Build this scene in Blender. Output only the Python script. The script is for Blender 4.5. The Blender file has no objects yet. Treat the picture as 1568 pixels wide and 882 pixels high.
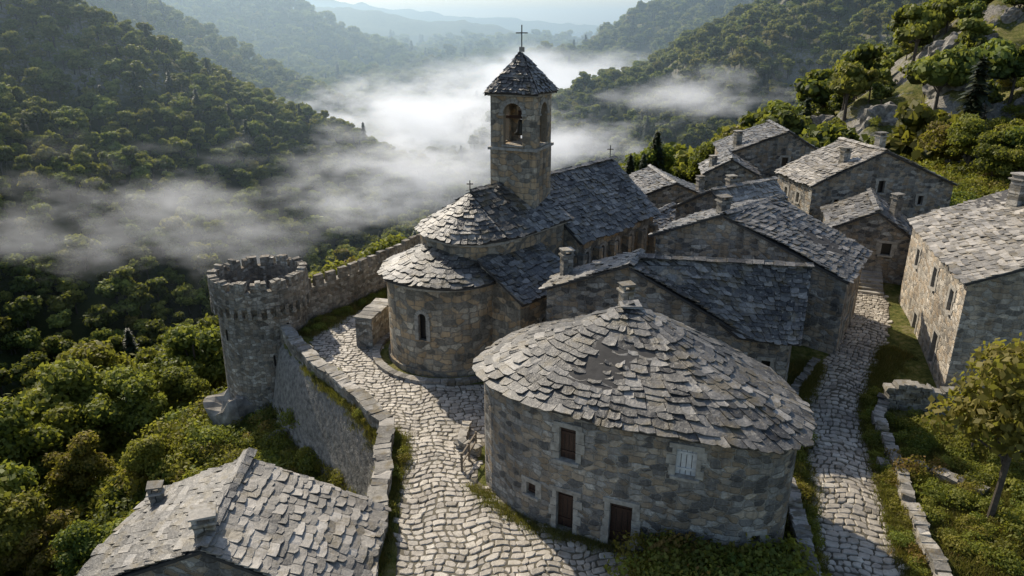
import bpy, bmesh, math, random
import numpy as np
from mathutils import Vector, Matrix
random.seed(7); rng=np.random.default_rng(7)
scene=bpy.context.scene
R=random.uniform
# ------------------------------------------------------------------ helpers
def link(o,parent=None):
    scene.collection.objects.link(o)
    if parent is not None: o.parent=parent
    return o
def empty(name):
    return link(bpy.data.objects.new(name,None))
def mk_mesh(name,verts,faces,mats,uvs=None,rnd=None,midx=None,smooth=False):
    me=bpy.data.meshes.new(name)
    me.from_pydata([tuple(v) for v in verts],[],faces)
    if not isinstance(mats,(list,tuple)): mats=[mats]
    for m in mats: me.materials.append(m)
    if uvs is not None:
        l=me.uv_layers.new(name='UVMap'); l.data.foreach_set('uv',np.array(uvs,dtype=np.float32).ravel())
    if rnd is not None:
        a=me.attributes.new('rnd','FLOAT','FACE'); a.data.foreach_set('value',np.array(rnd,dtype=np.float32))
    if midx is not None: me.polygons.foreach_set('material_index',np.array(midx,dtype=np.int32))
    if smooth: me.polygons.foreach_set('use_smooth',[True]*len(me.polygons))
    me.update(); return me
def mk(name,verts,faces,mats,parent=None,**k):
    return link(bpy.data.objects.new(name,mk_mesh(name,verts,faces,mats,**k)),parent)
def ss(a,b,x):
    t=np.clip((x-a)/(b-a),0,1); return t*t*(3-2*t)
# ------------------------------------------------------------------ materials
def new_mat(name):
    m=bpy.data.materials.new(name); m.use_nodes=True; nt=m.node_tree; nt.nodes.clear(); return m,nt
class B:
    def __init__(s,nt): s.nt=nt
    def n(s,t,ins=None,**p):
        nd=s.nt.nodes.new(t)
        for k,v in p.items(): setattr(nd,k,v)
        if ins:
            for k,v in ins.items():
                if isinstance(v,bpy.types.NodeSocket): s.nt.links.new(v,nd.inputs[k])
                else: nd.inputs[k].default_value=v
        return nd
    def math(s,op,a,b=0.0,clamp=False):
        return s.n('ShaderNodeMath',{0:a,1:b},operation=op,use_clamp=clamp).outputs[0]
    def mix(s,f,a,b,bt='MIX'):
        nd=s.n('ShaderNodeMix',data_type='RGBA',blend_type=bt)
        for k,v in ((0,f),(6,a),(7,b)):
            if isinstance(v,bpy.types.NodeSocket): s.nt.links.new(v,nd.inputs[k])
            else: nd.inputs[k].default_value=v
        return nd.outputs[2]
    def ramp(s,f,stops):
        nd=s.n('ShaderNodeValToRGB',{0:f}); e=nd.color_ramp.elements
        while len(e)<len(stops): e.new(.5)
        for i,(p,c) in enumerate(stops): e[i].position=p; e[i].color=(c[0],c[1],c[2],1) if not isinstance(c,(int,float)) else (c,c,c,1)
        return nd.outputs[0]
    def noise(s,vec,scale,detail=4,rough=.55):
        return s.n('ShaderNodeTexNoise',{'Vector':vec,'Scale':scale,'Detail':detail,'Roughness':rough}).outputs[0]
def c4(r,g,b): return (r,g,b,1)
def pos(b): return b.n('ShaderNodeNewGeometry').outputs['Position']
def out(b,sh,vol=None):
    o=b.n('ShaderNodeOutputMaterial')
    if sh is not None: b.nt.links.new(sh,o.inputs[0])
    if vol is not None: b.nt.links.new(vol,o.inputs[1])
def stone_mat(name,dark,mid,light,sx=2.1,sy=3.6,mortar=(.2,.185,.16),warm=(.30,.23,.15),warmamt=.35,bump=.6,spots=.3):
    m,nt=new_mat(name); b=B(nt)
    uv=b.n('ShaderNodeUVMap').outputs[0]; P=pos(b)
    nz=b.n('ShaderNodeTexNoise',{'Vector':uv,'Scale':2.2,'Detail':2.0}).outputs[1]
    d=b.n('ShaderNodeVectorMath',{0:nz,1:(.5,.5,.5)},operation='SUBTRACT').outputs[0]
    d=b.n('ShaderNodeVectorMath',{0:d,3:.22},operation='SCALE').outputs[0]
    v=b.n('ShaderNodeVectorMath',{0:uv,1:d},operation='ADD').outputs[0]
    v=b.n('ShaderNodeVectorMath',{0:v,1:(sx,sy,1)},operation='MULTIPLY').outputs[0]
    f1=b.n('ShaderNodeTexVoronoi',{'Vector':v,'Scale':1.0,'Randomness':.8},voronoi_dimensions='2D',distance='CHEBYCHEV',feature='F1')
    f2=b.n('ShaderNodeTexVoronoi',{'Vector':v,'Scale':1.0,'Randomness':.8},voronoi_dimensions='2D',distance='CHEBYCHEV',feature='F2')
    edge=b.math('SUBTRACT',f2.outputs[0],f1.outputs[0])
    fine=b.noise(P,9,6,.68); big=b.noise(P,.35,5,.6); med=b.noise(P,1.6,4,.6)
    em=b.math('MULTIPLY',b.math('SUBTRACT',edge,b.math('ADD',.02,b.math('MULTIPLY',b.math('SUBTRACT',med,.45),.22))),7.0,True)
    sep=b.n('ShaderNodeSeparateColor',{0:f1.outputs[1]})
    r=b.math('ADD',b.math('MULTIPLY',sep.outputs[0],.95),b.math('MULTIPLY',b.math('SUBTRACT',fine,.5),1.1))
    col=b.ramp(r,[(0.0,dark),(.45,mid),(.88,light),(1,tuple(x*1.4 for x in light))])
    wm=b.math('MULTIPLY',b.ramp(b.math('ADD',b.math('MULTIPLY',sep.outputs[1],.6),b.math('MULTIPLY',med,.6)),[(.58,0),(.74,1)]),warmamt)
    col=b.mix(wm,col,c4(*warm))
    col=b.mix(b.math('MULTIPLY',b.math('SUBTRACT',1.0,em,True),.8),col,c4(*mortar))
    stain=b.ramp(big,[(.33,.6),(.62,1.12)])
    col=b.mix(.8,col,stain,'MULTIPLY')
    # rain streaks running down the wall
    SP=b.n('ShaderNodeVectorMath',{0:P,1:(1,1,.12)},operation='MULTIPLY').outputs[0]
    col=b.mix(.55,col,b.ramp(b.noise(SP,2.6,5,.65),[(.36,.5),(.55,1.08)]),'MULTIPLY')
    li=b.ramp(b.noise(P,5.5,6,.72),[(.60,0),(.66,1)])
    col=b.mix(b.math('MULTIPLY',li,spots),col,c4(.47,.43,.35))
    rust=b.ramp(b.noise(P,1.1,6,.75),[(.58,0),(.68,1)])
    col=b.mix(b.math('MULTIPLY',rust,.35),col,c4(.30,.19,.09))
    dk=b.ramp(b.noise(P,4.3,6,.75),[(.36,1),(.43,0)])
    col=b.mix(b.math('MULTIPLY',dk,.5),col,c4(.045,.043,.04))
    h=b.math('ADD',b.math('MULTIPLY',em,.55),b.math('MULTIPLY',fine,.6))
    bp=b.n('ShaderNodeBump',{'Height':h,'Strength':bump,'Distance':.1})
    p=b.n('ShaderNodeBsdfPrincipled',{'Base Color':col,'Roughness':.9,'Normal':bp.outputs[0],'Specular IOR Level':.3})
    out(b,p.outputs[0]); return m
M_stone=stone_mat('grey_rubble',(.09,.086,.08),(.215,.204,.186),(.39,.37,.33),mortar=(.31,.285,.24),warmamt=.55,warm=(.42,.31,.19),bump=.9)
M_church=stone_mat('church_stone',(.14,.126,.102),(.30,.268,.212),(.46,.40,.305),sx=1.7,sy=2.7,warmamt=.75,warm=(.50,.345,.19),mortar=(.24,.215,.17),bump=.7)
M_fort=stone_mat('fort_stone',(.14,.13,.112),(.30,.278,.235),(.47,.44,.38),sx=2.8,sy=4.2,mortar=(.29,.26,.21),warmamt=.45,bump=.9)
M_pale=stone_mat('pale_stone',(.19,.17,.14),(.41,.37,.305),(.58,.52,.43),sx=2.3,sy=3.8,mortar=(.44,.39,.32),warmamt=.5,warm=(.50,.37,.23),bump=.8)
def simple_mat(name,a,bcol,scale=3,rough=.8,bump=.3,metal=0,spec=.5):
    m,nt=new_mat(name); b=B(nt); P=pos(b)
    n=b.noise(P,scale,6,.6)
    f=b.ramp(n,[(.3,0),(.7,1)])
    col=b.mix(f,c4(*a),c4(*bcol))
    bp=b.n('ShaderNodeBump',{'Height':n,'Strength':bump,'Distance':.05})
    p=b.n('ShaderNodeBsdfPrincipled',{'Base Color':col,'Roughness':rough,'Metallic':metal,'Normal':bp.outputs[0],'Specular IOR Level':spec})
    out(b,p.outputs[0]); return m
def slate_mat(name,dark,mid,light,moss=.5,rough=.52,lich=.5):
    m,nt=new_mat(name); b=B(nt); P=pos(b)
    at=b.n('ShaderNodeAttribute',attribute_name='rnd').outputs['Fac']
    f=b.noise(P,7,6,.7); g=b.noise(P,.55,4,.6); k=b.noise(P,22,3,.6)
    r=b.math('ADD',b.math('MULTIPLY',at,.95),b.math('MULTIPLY',b.math('SUBTRACT',f,.48),1.1))
    col=b.ramp(r,[(0,dark),(.5,mid),(1,light)])
    col=b.mix(.8,col,b.ramp(g,[(.35,.55),(.65,1.25)]),'MULTIPLY')
    li=b.ramp(b.noise(P,4.5,6,.75),[(.56,0),(.64,1)])
    col=b.mix(b.math('MULTIPLY',li,lich),col,c4(.46,.42,.35))
    mo=b.ramp(b.math('ADD',b.noise(P,1.3,6,.7),b.math('MULTIPLY',g,.3)),[(.66,0),(.78,1)])
    col=b.mix(b.math('MULTIPLY',mo,moss),col,c4(.14,.105,.045))
    bp=b.n('ShaderNodeBump',{'Height':b.math('ADD',f,b.math('MULTIPLY',k,.4)),'Strength':.6,'Distance':.06})
    p=b.n('ShaderNodeBsdfPrincipled',{'Base Color':col,'Roughness':rough,'Normal':bp.outputs[0],'Specular IOR Level':.5})
    out(b,p.outputs[0]); return m
M_slate=slate_mat('slate_stone',(.036,.034,.031),(.112,.106,.096),(.30,.28,.25),.6,.45,.6)
M_slate2=slate_mat('slate_pale',(.13,.118,.10),(.31,.28,.235),(.50,.455,.39),.6,.5)
M_deck=simple_mat('roof_deck',(.03,.028,.025),(.06,.055,.05))
M_cobble=slate_mat('cobble_stone',(.22,.195,.16),(.44,.39,.32),(.58,.53,.44),.4,.5)
M_dry=slate_mat('dry_stone',(.13,.12,.105),(.28,.26,.22),(.47,.43,.37),.7,.8)
M_trim=simple_mat('cut_stone',(.20,.18,.15),(.44,.41,.35),4,.9,.6)
M_dirt=simple_mat('joint_earth',(.06,.052,.035),(.14,.12,.078),2)
M_wood=simple_mat('brown_wood',(.028,.014,.009),(.07,.033,.02),14,.6)
M_beam=simple_mat('old_beam',(.12,.095,.07),(.22,.18,.13),10,.8)
M_white=simple_mat('white_shutter',(.5,.5,.49),(.70,.70,.68),5,.6)
M_dark=simple_mat('dark_interior',(.006,.006,.007),(.012,.012,.013),4,.4)
M_iron=simple_mat('iron',(.015,.014,.013),(.03,.027,.025),10,.5,metal=.6)
M_bell=simple_mat('bronze',(.05,.045,.035),(.09,.08,.06),8,.45,metal=.8)
M_rock=simple_mat('limestone_rock',(.09,.085,.075),(.38,.35,.30),1.3,.95,1.0,spec=.2)
M_bark=simple_mat('bark',(.05,.04,.03),(.11,.09,.07),8,.9)
def leaf_mat(name,dark,mid,light,trans=.35,aut=.25):
    m,nt=new_mat(name); b=B(nt)
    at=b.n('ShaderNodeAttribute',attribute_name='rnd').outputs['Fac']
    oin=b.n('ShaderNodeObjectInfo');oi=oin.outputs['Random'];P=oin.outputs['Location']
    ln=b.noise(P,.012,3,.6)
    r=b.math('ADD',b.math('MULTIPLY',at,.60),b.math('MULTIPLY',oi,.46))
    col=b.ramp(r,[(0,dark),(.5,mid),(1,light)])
    o2=b.math('FRACT',b.math('MULTIPLY',oi,7.31))
    col=b.mix(b.math('MULTIPLY',b.ramp(o2,[(.80,0),(.95,1)]),b.math('MULTIPLY',at,aut*2,True)),col,c4(.29,.19,.035))
    hue=b.n('ShaderNodeHueSaturation',{'Color':col,'Hue':b.math('ADD',.462,b.math('MULTIPLY',b.math('FRACT',b.math('MULTIPLY',oi,3.77)),.06)),'Saturation':b.math('ADD',.78,b.math('MULTIPLY',ln,.4)),'Value':1.0}).outputs[0]
    d=b.n('ShaderNodeBsdfPrincipled',{'Base Color':hue,'Roughness':.6,'Specular IOR Level':.3})
    t=b.n('ShaderNodeBsdfTranslucent',{'Color':b.mix(.5,hue,c4(.40,.41,.04),'MIX')})
    mx=b.n('ShaderNodeMixShader',{0:trans,1:d.outputs[0],2:t.outputs[0]})
    out(b,mx.outputs[0]); return m
M_leaf=leaf_mat('forest_foliage',(.011,.024,.008),(.095,.13,.026),(.30,.33,.065),.43)
M_leafN=leaf_mat('broadleaf_foliage',(.014,.028,.008),(.10,.135,.02),(.28,.31,.048),.46,.4)
M_leafY=leaf_mat('yellow_green_foliage',(.035,.048,.01),(.17,.185,.024),(.33,.32,.045),.46,.4)
M_grass=leaf_mat('grass_blades',(.04,.05,.012),(.13,.13,.03),(.26,.23,.08),.3,.5)
M_needle=leaf_mat('pine_needles',(.006,.014,.007),(.022,.038,.014),(.045,.06,.025),.1,0)
# ------------------------------------------------------------------ terrain
def hsh(ix,iy,seed):
    n=(ix.astype(np.int64)*374761393+iy.astype(np.int64)*668265263+seed*1442695041)&0xffffffff
    n=((n^(n>>13))*1274126177)&0xffffffff
    n=n^(n>>16)
    return (n&0xffffff)/float(0xffffff)
def vn(x,y,seed=0):
    ix=np.floor(x);iy=np.floor(y);fx=x-ix;fy=y-iy
    fx=fx*fx*(3-2*fx);fy=fy*fy*(3-2*fy)
    a=hsh(ix,iy,seed);b=hsh(ix+1,iy,seed);c=hsh(ix,iy+1,seed);d=hsh(ix+1,iy+1,seed)
    return (a*(1-fx)+b*fx)*(1-fy)+(c*(1-fx)+d*fx)*fy
def fbm(x,y,o=5,seed=0):
    s=0;a=.5
    for i in range(o):
        s=s+a*(vn(x,y,seed+i)-.5); x=x*2.03+17.1;y=y*2.03+5.3;a*=.5
    return s*2
BND=[(-5.6,-60),(-5.6,26),(-6.8,32.6),(-9.8,36.6),(-12.5,39.8),(-15.5,44.2),(-15.2,48),(-8.4,57),(2,75),(20,105),(36,150)]
POLY=BND+[(260,150),(260,-60)]
def seg_dist(x,y,pts):
    d=np.full(x.shape,1e9)
    for (x0,y0),(x1,y1) in zip(pts[:-1],pts[1:]):
        dx,dy=x1-x0,y1-y0;t=np.clip(((x-x0)*dx+(y-y0)*dy)/(dx*dx+dy*dy),0,1)
        d=np.minimum(d,np.hypot(x-x0-t*dx,y-y0-t*dy))
    return d
def inside(x,y,P):
    r=np.zeros(x.shape,bool);n=len(P);j=n-1
    for i in range(n):
        xi,yi=P[i];xj,yj=P[j]
        if yi!=yj:
            c=((yi>y)!=(yj>y))&(x<(xj-xi)*(y-yi)/(yj-yi)+xi); r^=c
        j=i
    return r
RID=[
 ([(-900,300,330),(-600,360,190),(-400,390,105),(-247,405,30),(-176,417,-11),(-135,430,-34),(-95,433,-52),(-45,420,-70)],.6),
 ([(-900,800,220),(-440,860,40),(-330,844,-8),(-221,830,-50),(-148,820,-74)],.55),
 ([(-1500,1600,380),(-900,1750,170),(-558,1720,66),(-413,1700,12),(-267,1680,-42),(-120,1600,-84)],.45),
 ([(-3000,3200,420),(-912,3219,105),(-393,3204,58),(-50,3190,20),(315,3174,-26)],.3),
 ([(-1500,4700,220),(-380,4800,80),(550,4700,30),(1500,4600,140)],.25),
 ([(40,171,-20),(55,180,-12),(68,185,-5),(84,190,4),(101,182,15),(130,150,36),(150,100,50),(165,20,58),(180,-60,60)],.6),
 ([(101,182,15),(180,240,34),(280,330,80)],.75),
 ([(-60,700,-86),(-20,690,-66),(41,560,-42),(102,544,-14),(173,557,22),(260,560,70),(500,560,190),(900,500,300)],.6),
 ([(0,1147,-70),(46,1147,-50),(226,1175,24),(336,1185,56),(600,1200,170),(1200,1200,330)],.45),
 ([(500,2300,-60),(900,2400,60),(1600,2400,200)],.35)]
def zb(x,y):
    a=ss(10,17,x)
    return 1.5*ss(30,46,y)*a+1.6*ss(46,62,y)*a
def Hh(x,y):
    x=np.asarray(x,dtype=float);y=np.asarray(y,dtype=float)
    r=np.hypot(x,y); d=seg_dist(x,y,BND); ins=inside(x,y,POLY)
    v=zb(x,y)
    o=v-.15-4.4*ss(.1,1.4,d)-.57*d-np.maximum(0,y-90)*.25
    h=np.where(ins,v-np.maximum(0,y-82)*.55,o)
    h2=np.full(x.shape,-85.0)+np.maximum(0,(r-1200))*.012
    for pts,sl in RID:
        for (x0,y0,z0),(x1,y1,z1) in zip(pts[:-1],pts[1:]):
            dx,dy=x1-x0,y1-y0;t=np.clip(((x-x0)*dx+(y-y0)*dy)/(dx*dx+dy*dy),0,1)
            h2=np.maximum(h2,z0+(z1-z0)*t-sl*np.hypot(x-x0-t*dx,y-y0-t*dy))
    dv=np.where(ins,np.clip(np.maximum(r-85,x-48),0,None),np.maximum(0,d-3))
    w=ss(0,60,dv)
    rug=np.where(h2>-84.5,1.0,.15)
    h2=h2+w*rug*(fbm(x/70,y/70,4,3)*18+fbm(x/260,y/260,3,9)*34*ss(300,800,r)+(.5-np.abs(fbm(x/120,y/120,3,41)))*14*ss(300,600,r))+w*ss(48,62,x)*ss(200,150,y)*np.abs(fbm(x/14,y/14,4,31))*9
    h=np.where(ins,h+ss(19.5,21,x)*ss(34,31,y)*fbm(x/2.5,y/2.5,3,8)*.35,h+ss(0,14,d)*fbm(x/9,y/9,4,5)*3.0)
    return np.maximum(h,h2)
def gz(x,y): return float(Hh(np.array([x]),np.array([y]))[0])
na,nr=520,560
ang=np.radians(np.linspace(-80,80,na)); rad=np.exp(np.linspace(math.log(6),math.log(7000),nr))
A,RR=np.meshgrid(ang,rad); X=RR*np.sin(A);Y=RR*np.cos(A);Z=Hh(X,Y)
V=np.stack([X,Y,Z],-1).reshape(-1,3)
i=np.arange(nr-1)[:,None]*na+np.arange(na-1)[None,:]
F=np.stack([i,i+1,i+na+1,i+na],-1).reshape(-1,4)
def fast_mesh(name,V,F,mats,smooth=False,rnd=None,midx=None):
    me=bpy.data.meshes.new(name); V=np.asarray(V,dtype=np.float32);F=np.asarray(F,dtype=np.int32);k=F.shape[1]
    me.vertices.add(len(V));me.vertices.foreach_set('co',V.ravel())
    me.loops.add(F.size);me.loops.foreach_set('vertex_index',F.ravel())
    me.polygons.add(len(F));me.polygons.foreach_set('loop_start',np.arange(0,F.size,k,dtype=np.int32))
    me.update(calc_edges=True)
    for m in mats: me.materials.append(m)
    me.polygons.foreach_set('use_smooth',np.full(len(F),smooth))
    if rnd is not None:
        a=me.attributes.new('rnd','FLOAT','FACE'); a.data.foreach_set('value',np.asarray(rnd,dtype=np.float32))
    if midx is not None: me.polygons.foreach_set('material_index',np.asarray(midx,dtype=np.int32))
    me.update(); return me
m,nt=new_mat('hill_ground'); b=B(nt); P=pos(b)
g1=b.noise(P,.5,6,.65); g2=b.noise(P,.05,5,.6); g3=b.noise(P,3,5,.7)
col=b.ramp(b.math('ADD',b.math('MULTIPLY',g1,.5),b.math('MULTIPLY',g3,.5)),[(.36,(.03,.042,.010)),(.47,(.095,.105,.022)),(.54,(.18,.165,.05)),(.64,(.26,.215,.12))])
nz=b.n('ShaderNodeSeparateXYZ',{0:b.n('ShaderNodeNewGeometry').outputs['Normal']}).outputs[2]
rk=b.ramp(b.math('ADD',nz,b.math('MULTIPLY',b.math('SUBTRACT',g1,.5),.9)),[(.72,1),(.82,0)])
col=b.mix(rk,col,b.ramp(g3,[(.3,(.10,.095,.085)),(.7,(.40,.37,.32))]))
col=b.mix(b.ramp(g2,[(.5,0),(.65,.6)]),col,c4(.035,.05,.014))
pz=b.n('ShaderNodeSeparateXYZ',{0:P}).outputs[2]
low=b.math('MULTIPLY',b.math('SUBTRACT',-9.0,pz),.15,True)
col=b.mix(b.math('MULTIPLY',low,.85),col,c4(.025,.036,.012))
bp=b.n('ShaderNodeBump',{'Height':b.math('ADD',g1,b.math('MULTIPLY',g3,.5)),'Strength':.8,'Distance':.4})
p=b.n('ShaderNodeBsdfPrincipled',{'Base Color':col,'Roughness':.95,'Normal':bp.outputs[0],'Specular IOR Level':.15}); out(b,p.outputs[0])
M_ground=m
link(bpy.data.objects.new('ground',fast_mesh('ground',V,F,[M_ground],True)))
# ------------------------------------------------------------------ building pieces
def prism(name,poly,z0,ztop,mat,parent,caps=None):
    n=len(poly); zt=ztop if isinstance(ztop,(list,tuple)) else [ztop]*n
    v=[(p[0],p[1],z0) for p in poly]+[(p[0],p[1],z) for p,z in zip(poly,zt)]
    f=[];uv=[];u=0
    for k in range(n):
        j=(k+1)%n;L=math.hypot(poly[j][0]-poly[k][0],poly[j][1]-poly[k][1])
        f.append((k,j,n+j,n+k)); uv+=[(u,z0),(u+L,z0),(u+L,zt[j]),(u,zt[k])]; u+=L
    f.append(tuple(range(n-1,-1,-1))); uv+=[(poly[k][0],poly[k][1]) for k in range(n-1,-1,-1)]
    if caps is None: caps=[tuple(range(n))]
    for c in caps:
        f.append(tuple(n+k for k in c)); uv+=[(poly[k][0],poly[k][1]) for k in c]
    o=mk(name,v,f,mat,parent,uvs=uv)
    bm=bmesh.new();bm.from_mesh(o.data);bmesh.ops.recalc_face_normals(bm,faces=bm.faces);bm.to_mesh(o.data);bm.free()
    return o
def box_geo(V,F,c,ax,ay,az,sx,sy,sz,jit=0):
    s=len(V)
    for dz in (-1,1):
        for dx,dy in ((-1,-1),(1,-1),(1,1),(-1,1)):
            V.append(Vector(c)+ax*(dx*sx/2+R(-jit,jit))+ay*(dy*sy/2+R(-jit,jit))+az*(dz*sz/2+R(-jit,jit)))
    F+= [(s,s+3,s+2,s+1),(s+4,s+5,s+6,s+7),(s,s+1,s+5,s+4),(s+1,s+2,s+6,s+5),(s+2,s+3,s+7,s+6),(s+3,s,s+4,s+7)]
def boxes(name,lst,mat,parent,jit=0):
    V=[];F=[];rn=[];uv=[]
    for it in lst:
        c,ax,ay,sx,sy,sz=it[:6]; box_geo(V,F,c,ax,ay,Vector((0,0,1)),sx,sy,sz,jit); rn+=[R(0,1)]*6
    for f in F:
        a,b_,c_,d=[V[q] for q in f]
        L1=(b_-a).length;L2=(c_-b_).length; o=R(0,9)
        uv+=[(o,a.z),(o+L1,b_.z),(o+L1,c_.z+(0 if abs(c_.z-b_.z)>.01 else L2)),(o,d.z+(0 if abs(d.z-a.z)>.01 else L2))]
    return mk(name,V,F,mat,parent,rnd=rn,uvs=uv)
XA,YA,ZA=Vector((1,0,0)),Vector((0,1,0)),Vector((0,0,1))
def bool_cut(o,cut):
    md=o.modifiers.new('b','BOOLEAN'); md.object=cut; md.operation='DIFFERENCE'; md.solver='EXACT'
    dg=bpy.context.evaluated_depsgraph_get(); me=bpy.data.meshes.new_from_object(o.evaluated_get(dg)); o.modifiers.clear()
    if len(me.polygons)>4: o.data=me
    bpy.data.objects.remove(cut,do_unlink=True)
def profile(w,h,arch):
    if not arch: return [(-w/2,0),(w/2,0),(w/2,h),(-w/2,h)]
    r=w/2; pts=[(-r,0),(r,0)]
    for k in range(9):
        a=math.pi*k/8; pts.append((r*math.cos(a),h-r+r*math.sin(a)))
    return pts
def extr(name,prof,c,t,nrm,d0,d1,mat,parent):
    n=len(prof);v=[]
    for d in (d0,d1):
        for (a,z) in prof: v.append(Vector(c)+t*a+ZA*z+nrm*d)
    f=[tuple(range(n)),tuple(range(2*n-1,n-1,-1))]+[(k,n+k,n+(k+1)%n,(k+1)%n) for k in range(n)]
    o=mk(name,v,f,mat,parent)
    bm=bmesh.new();bm.from_mesh(o.data);bmesh.ops.recalc_face_normals(bm,faces=bm.faces);bm.to_mesh(o.data);bm.free()
    return o
def openings(walls,poly,lst,parent,deep=.42):
    cx=sum(p[0] for p in poly)/len(poly);cy=sum(p[1] for p in poly)/len(poly)
    for it in lst:
        x,y,z,w,h,kind=it
        best=None
        for k in range(len(poly)):
            p,q=poly[k],poly[(k+1)%len(poly)]
            dx,dy=q[0]-p[0],q[1]-p[1];L2=dx*dx+dy*dy
            if L2<1e-4: continue
            t=min(1,max(0,((x-p[0])*dx+(y-p[1])*dy)/L2));px,py=p[0]+t*dx,p[1]+t*dy
            d=math.hypot(px-x,py-y)
            if best is None or d<best[0]: best=(d,px,py,dx,dy)
        _,px,py,dx,dy=best
        t=Vector((dx,dy,0)).normalized();nr_=Vector((t.y,-t.x,0))
        if nr_.dot(Vector((px-cx,py-cy,0)))<0: nr_=-nr_
        if t.cross(ZA).dot(nr_)<0: t=-t
        c=Vector((px,py,z)); arch=kind.startswith('arch')
        cut=extr('cutter',profile(w,h,arch),c,t,nr_,-deep,.6,M_dark,None); bool_cut(walls,cut)
        pm={'door':M_wood,'window':M_wood,'white':M_white,'dark':M_dark,'arch':M_dark}[kind]
        dd=-.16 if kind in('white','window') else -.3
        extr(kind+'_panel',profile(w-.01,h-.01,arch),c+ZA*.005,t,nr_,dd-.05,dd,pm,parent)
        if kind in('door','window','white'):
            bl=[]
            nb=4
            for k in range(1,nb): bl.append((c+t*(-w/2+w*k/nb)+ZA*(h/2)+nr_*(dd+.004),t,nr_,.018,.02,h*.96))
            boxes('plank_gap',bl,M_dark,parent)
            boxes('rail',[(c+ZA*(h*.22)+nr_*(dd+.02),t,nr_,w*.92,.04,.09),(c+ZA*(h*.8)+nr_*(dd+.02),t,nr_,w*.92,.04,.09)],pm,parent)
        if not arch:
            L=[]
            for s in(-1,1):
                zz=0
                while zz<h-.02:
                    hh=min(R(.3,.5),h-zz)
                    if h-zz-hh<.15: hh=h-zz
                    fw=R(.16,.38); L.append((c+t*(s*(w/2+fw/2-.02))+ZA*(zz+hh/2)+nr_*(-.07),t,nr_,fw,.2+R(0,.02),hh*.965)); zz+=hh
            L.append((c+ZA*(h+.1)+nr_*(-.06),t,nr_,w+R(.4,.7),.2,.2))
            if kind!='door': L.append((c+ZA*(-.06)+nr_*(-.02),t,nr_,w+.3,.3,.12))
            boxes('stone_frame',L,M_trim,parent,.012)
        else:
            L=[];r=w/2+.1
            Vv=[];Ff=[]
            for k in range(9):
                a=math.pi*(k+.5)/9
                ax=(t*math.cos(a)+ZA*math.sin(a)); az=(-t*math.sin(a)+ZA*math.cos(a))
                L.append((c+ZA*(h-w/2)+ax*r+nr_*(-.06),ax,az))
            for cc,ax,az in L: box_geo(Vv,Ff,cc,ax,nr_,az,.24,.2,math.pi*r/9*.92)
            for s in(-1,1):
                zz=0
                while zz<h-w/2-.1:
                    hh=min(.32,h-w/2-zz); box_geo(Vv,Ff,c+t*(s*r)+ZA*(zz+hh/2)+nr_*(-.06),t,nr_,ZA,.24+R(-.03,.05),.2,hh*.94); zz+=hh
            mk('arch_stones',Vv,Ff,M_trim,parent)
def at(pts,t):
    n=len(pts)-1
    if n==0: return pts[0]
    t=min(max(t,0),1)*n;k=min(int(t),n-1); return pts[k].lerp(pts[k+1],t-k)
def slates(name,eave,ridge,parent,mat=None,expo=.34,wmin=.3,wmax=.75,thick=.045,deckt=.13,tone=(0,1)):
    mat=mat or M_slate
    E=[Vector(p) for p in eave];Rg=[Vector(p) for p in ridge]
    N=max(len(E),len(Rg))
    sagn=random.uniform(0,9)
    Pf0=lambda u,v: at(E,u).lerp(at(Rg,u),v)
    def Pf(u,v):
        p=Pf0(u,v); p.z+=.06*math.sin(p.x*.9+sagn)+.05*math.sin(p.y*1.3+sagn*2); return p
    L=sum((at(Rg,u)-at(E,u)).length for u in(0,.25,.5,.75,1))/5
    n=max(2,int(L/expo)); V=[];F=[];rn=[]
    for k in range(n):
        v=k/n; pts=[Pf(j/32,v) for j in range(33)]
        seg=[(pts[j+1]-pts[j]).length for j in range(32)];T=sum(seg)
        if T<.3: continue
        u=R(-.5,0)*wmax/T; vo=R(-.08,.08)/n
        while u<1:
            w=R(wmin,wmax)*(1.15 if random.random()<.2 else 1)/T;u1=min(u+w,1.0);u0=max(u,0)
            if u1-u0<.12/T: u+=w; continue
            g=.012/T
            um=(u0+u1)/2; e=.5/32
            du=Pf(min(um+e,1),v)-Pf(max(um-e,0),v);dv=at(Rg,um)-at(E,um)
            nn=du.cross(dv)
            if nn.length<1e-7: u+=w; continue
            nn.normalize()
            if nn.z<0: nn=-nn
            vl=v+vo+R(-.24,.18)/n; vu=min(v+1.35/n,1)
            lift=R(.04,.13);tl=R(-.04,.04)
            vl2=vl+R(-.16,.16)/n
            top=[Pf(u0+g,vl)+nn*(lift+tl),Pf(u1-g,vl2)+nn*(lift-tl),Pf(u1-g,vu)+nn*.02,Pf(u0+g,vu)+nn*.02]
            mid=Pf(um+R(-.2,.2)*(u1-u0),min(vl,vl2)-R(.02,.2)/n)+nn*lift
            top=[top[0],mid,top[1],top[2],top[3]]
            s=len(V); V+=top+[q-nn*thick for q in top]
            F+=[(s,s+1,s+2,s+3,s+4)]+[(s+j,s+5+j,s+5+(j+1)%5,s+(j+1)%5) for j in range(5)]
            rr=tone[0]+(tone[1]-tone[0])*min(1,max(0,random.gauss(.45,.3))); rn+=[rr]*6
            u+=w
    o=mk(name,V,F,mat,parent,rnd=rn)
    m_=max(2,N*2 if N>2 else 8);V=[];F=[]
    for dz in(-.03,-deckt-.03):
        for j in range(m_+1):
            for v in(0.02,1): V.append(Pf(j/m_,v)+ZA*dz)
    q=(m_+1)*2
    for j in range(m_):
        a=2*j; F+=[(a,a+2,a+3,a+1),(q+a,q+a+1,q+a+3,q+a+2),(a,q+a,q+a+2,a+2)]
    F+=[(0,1,q+1,q),(2*m_,q+2*m_,q+2*m_+1,2*m_+1)]
    mk(name+'_deck',V,F,M_deck,parent)
    return o
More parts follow.
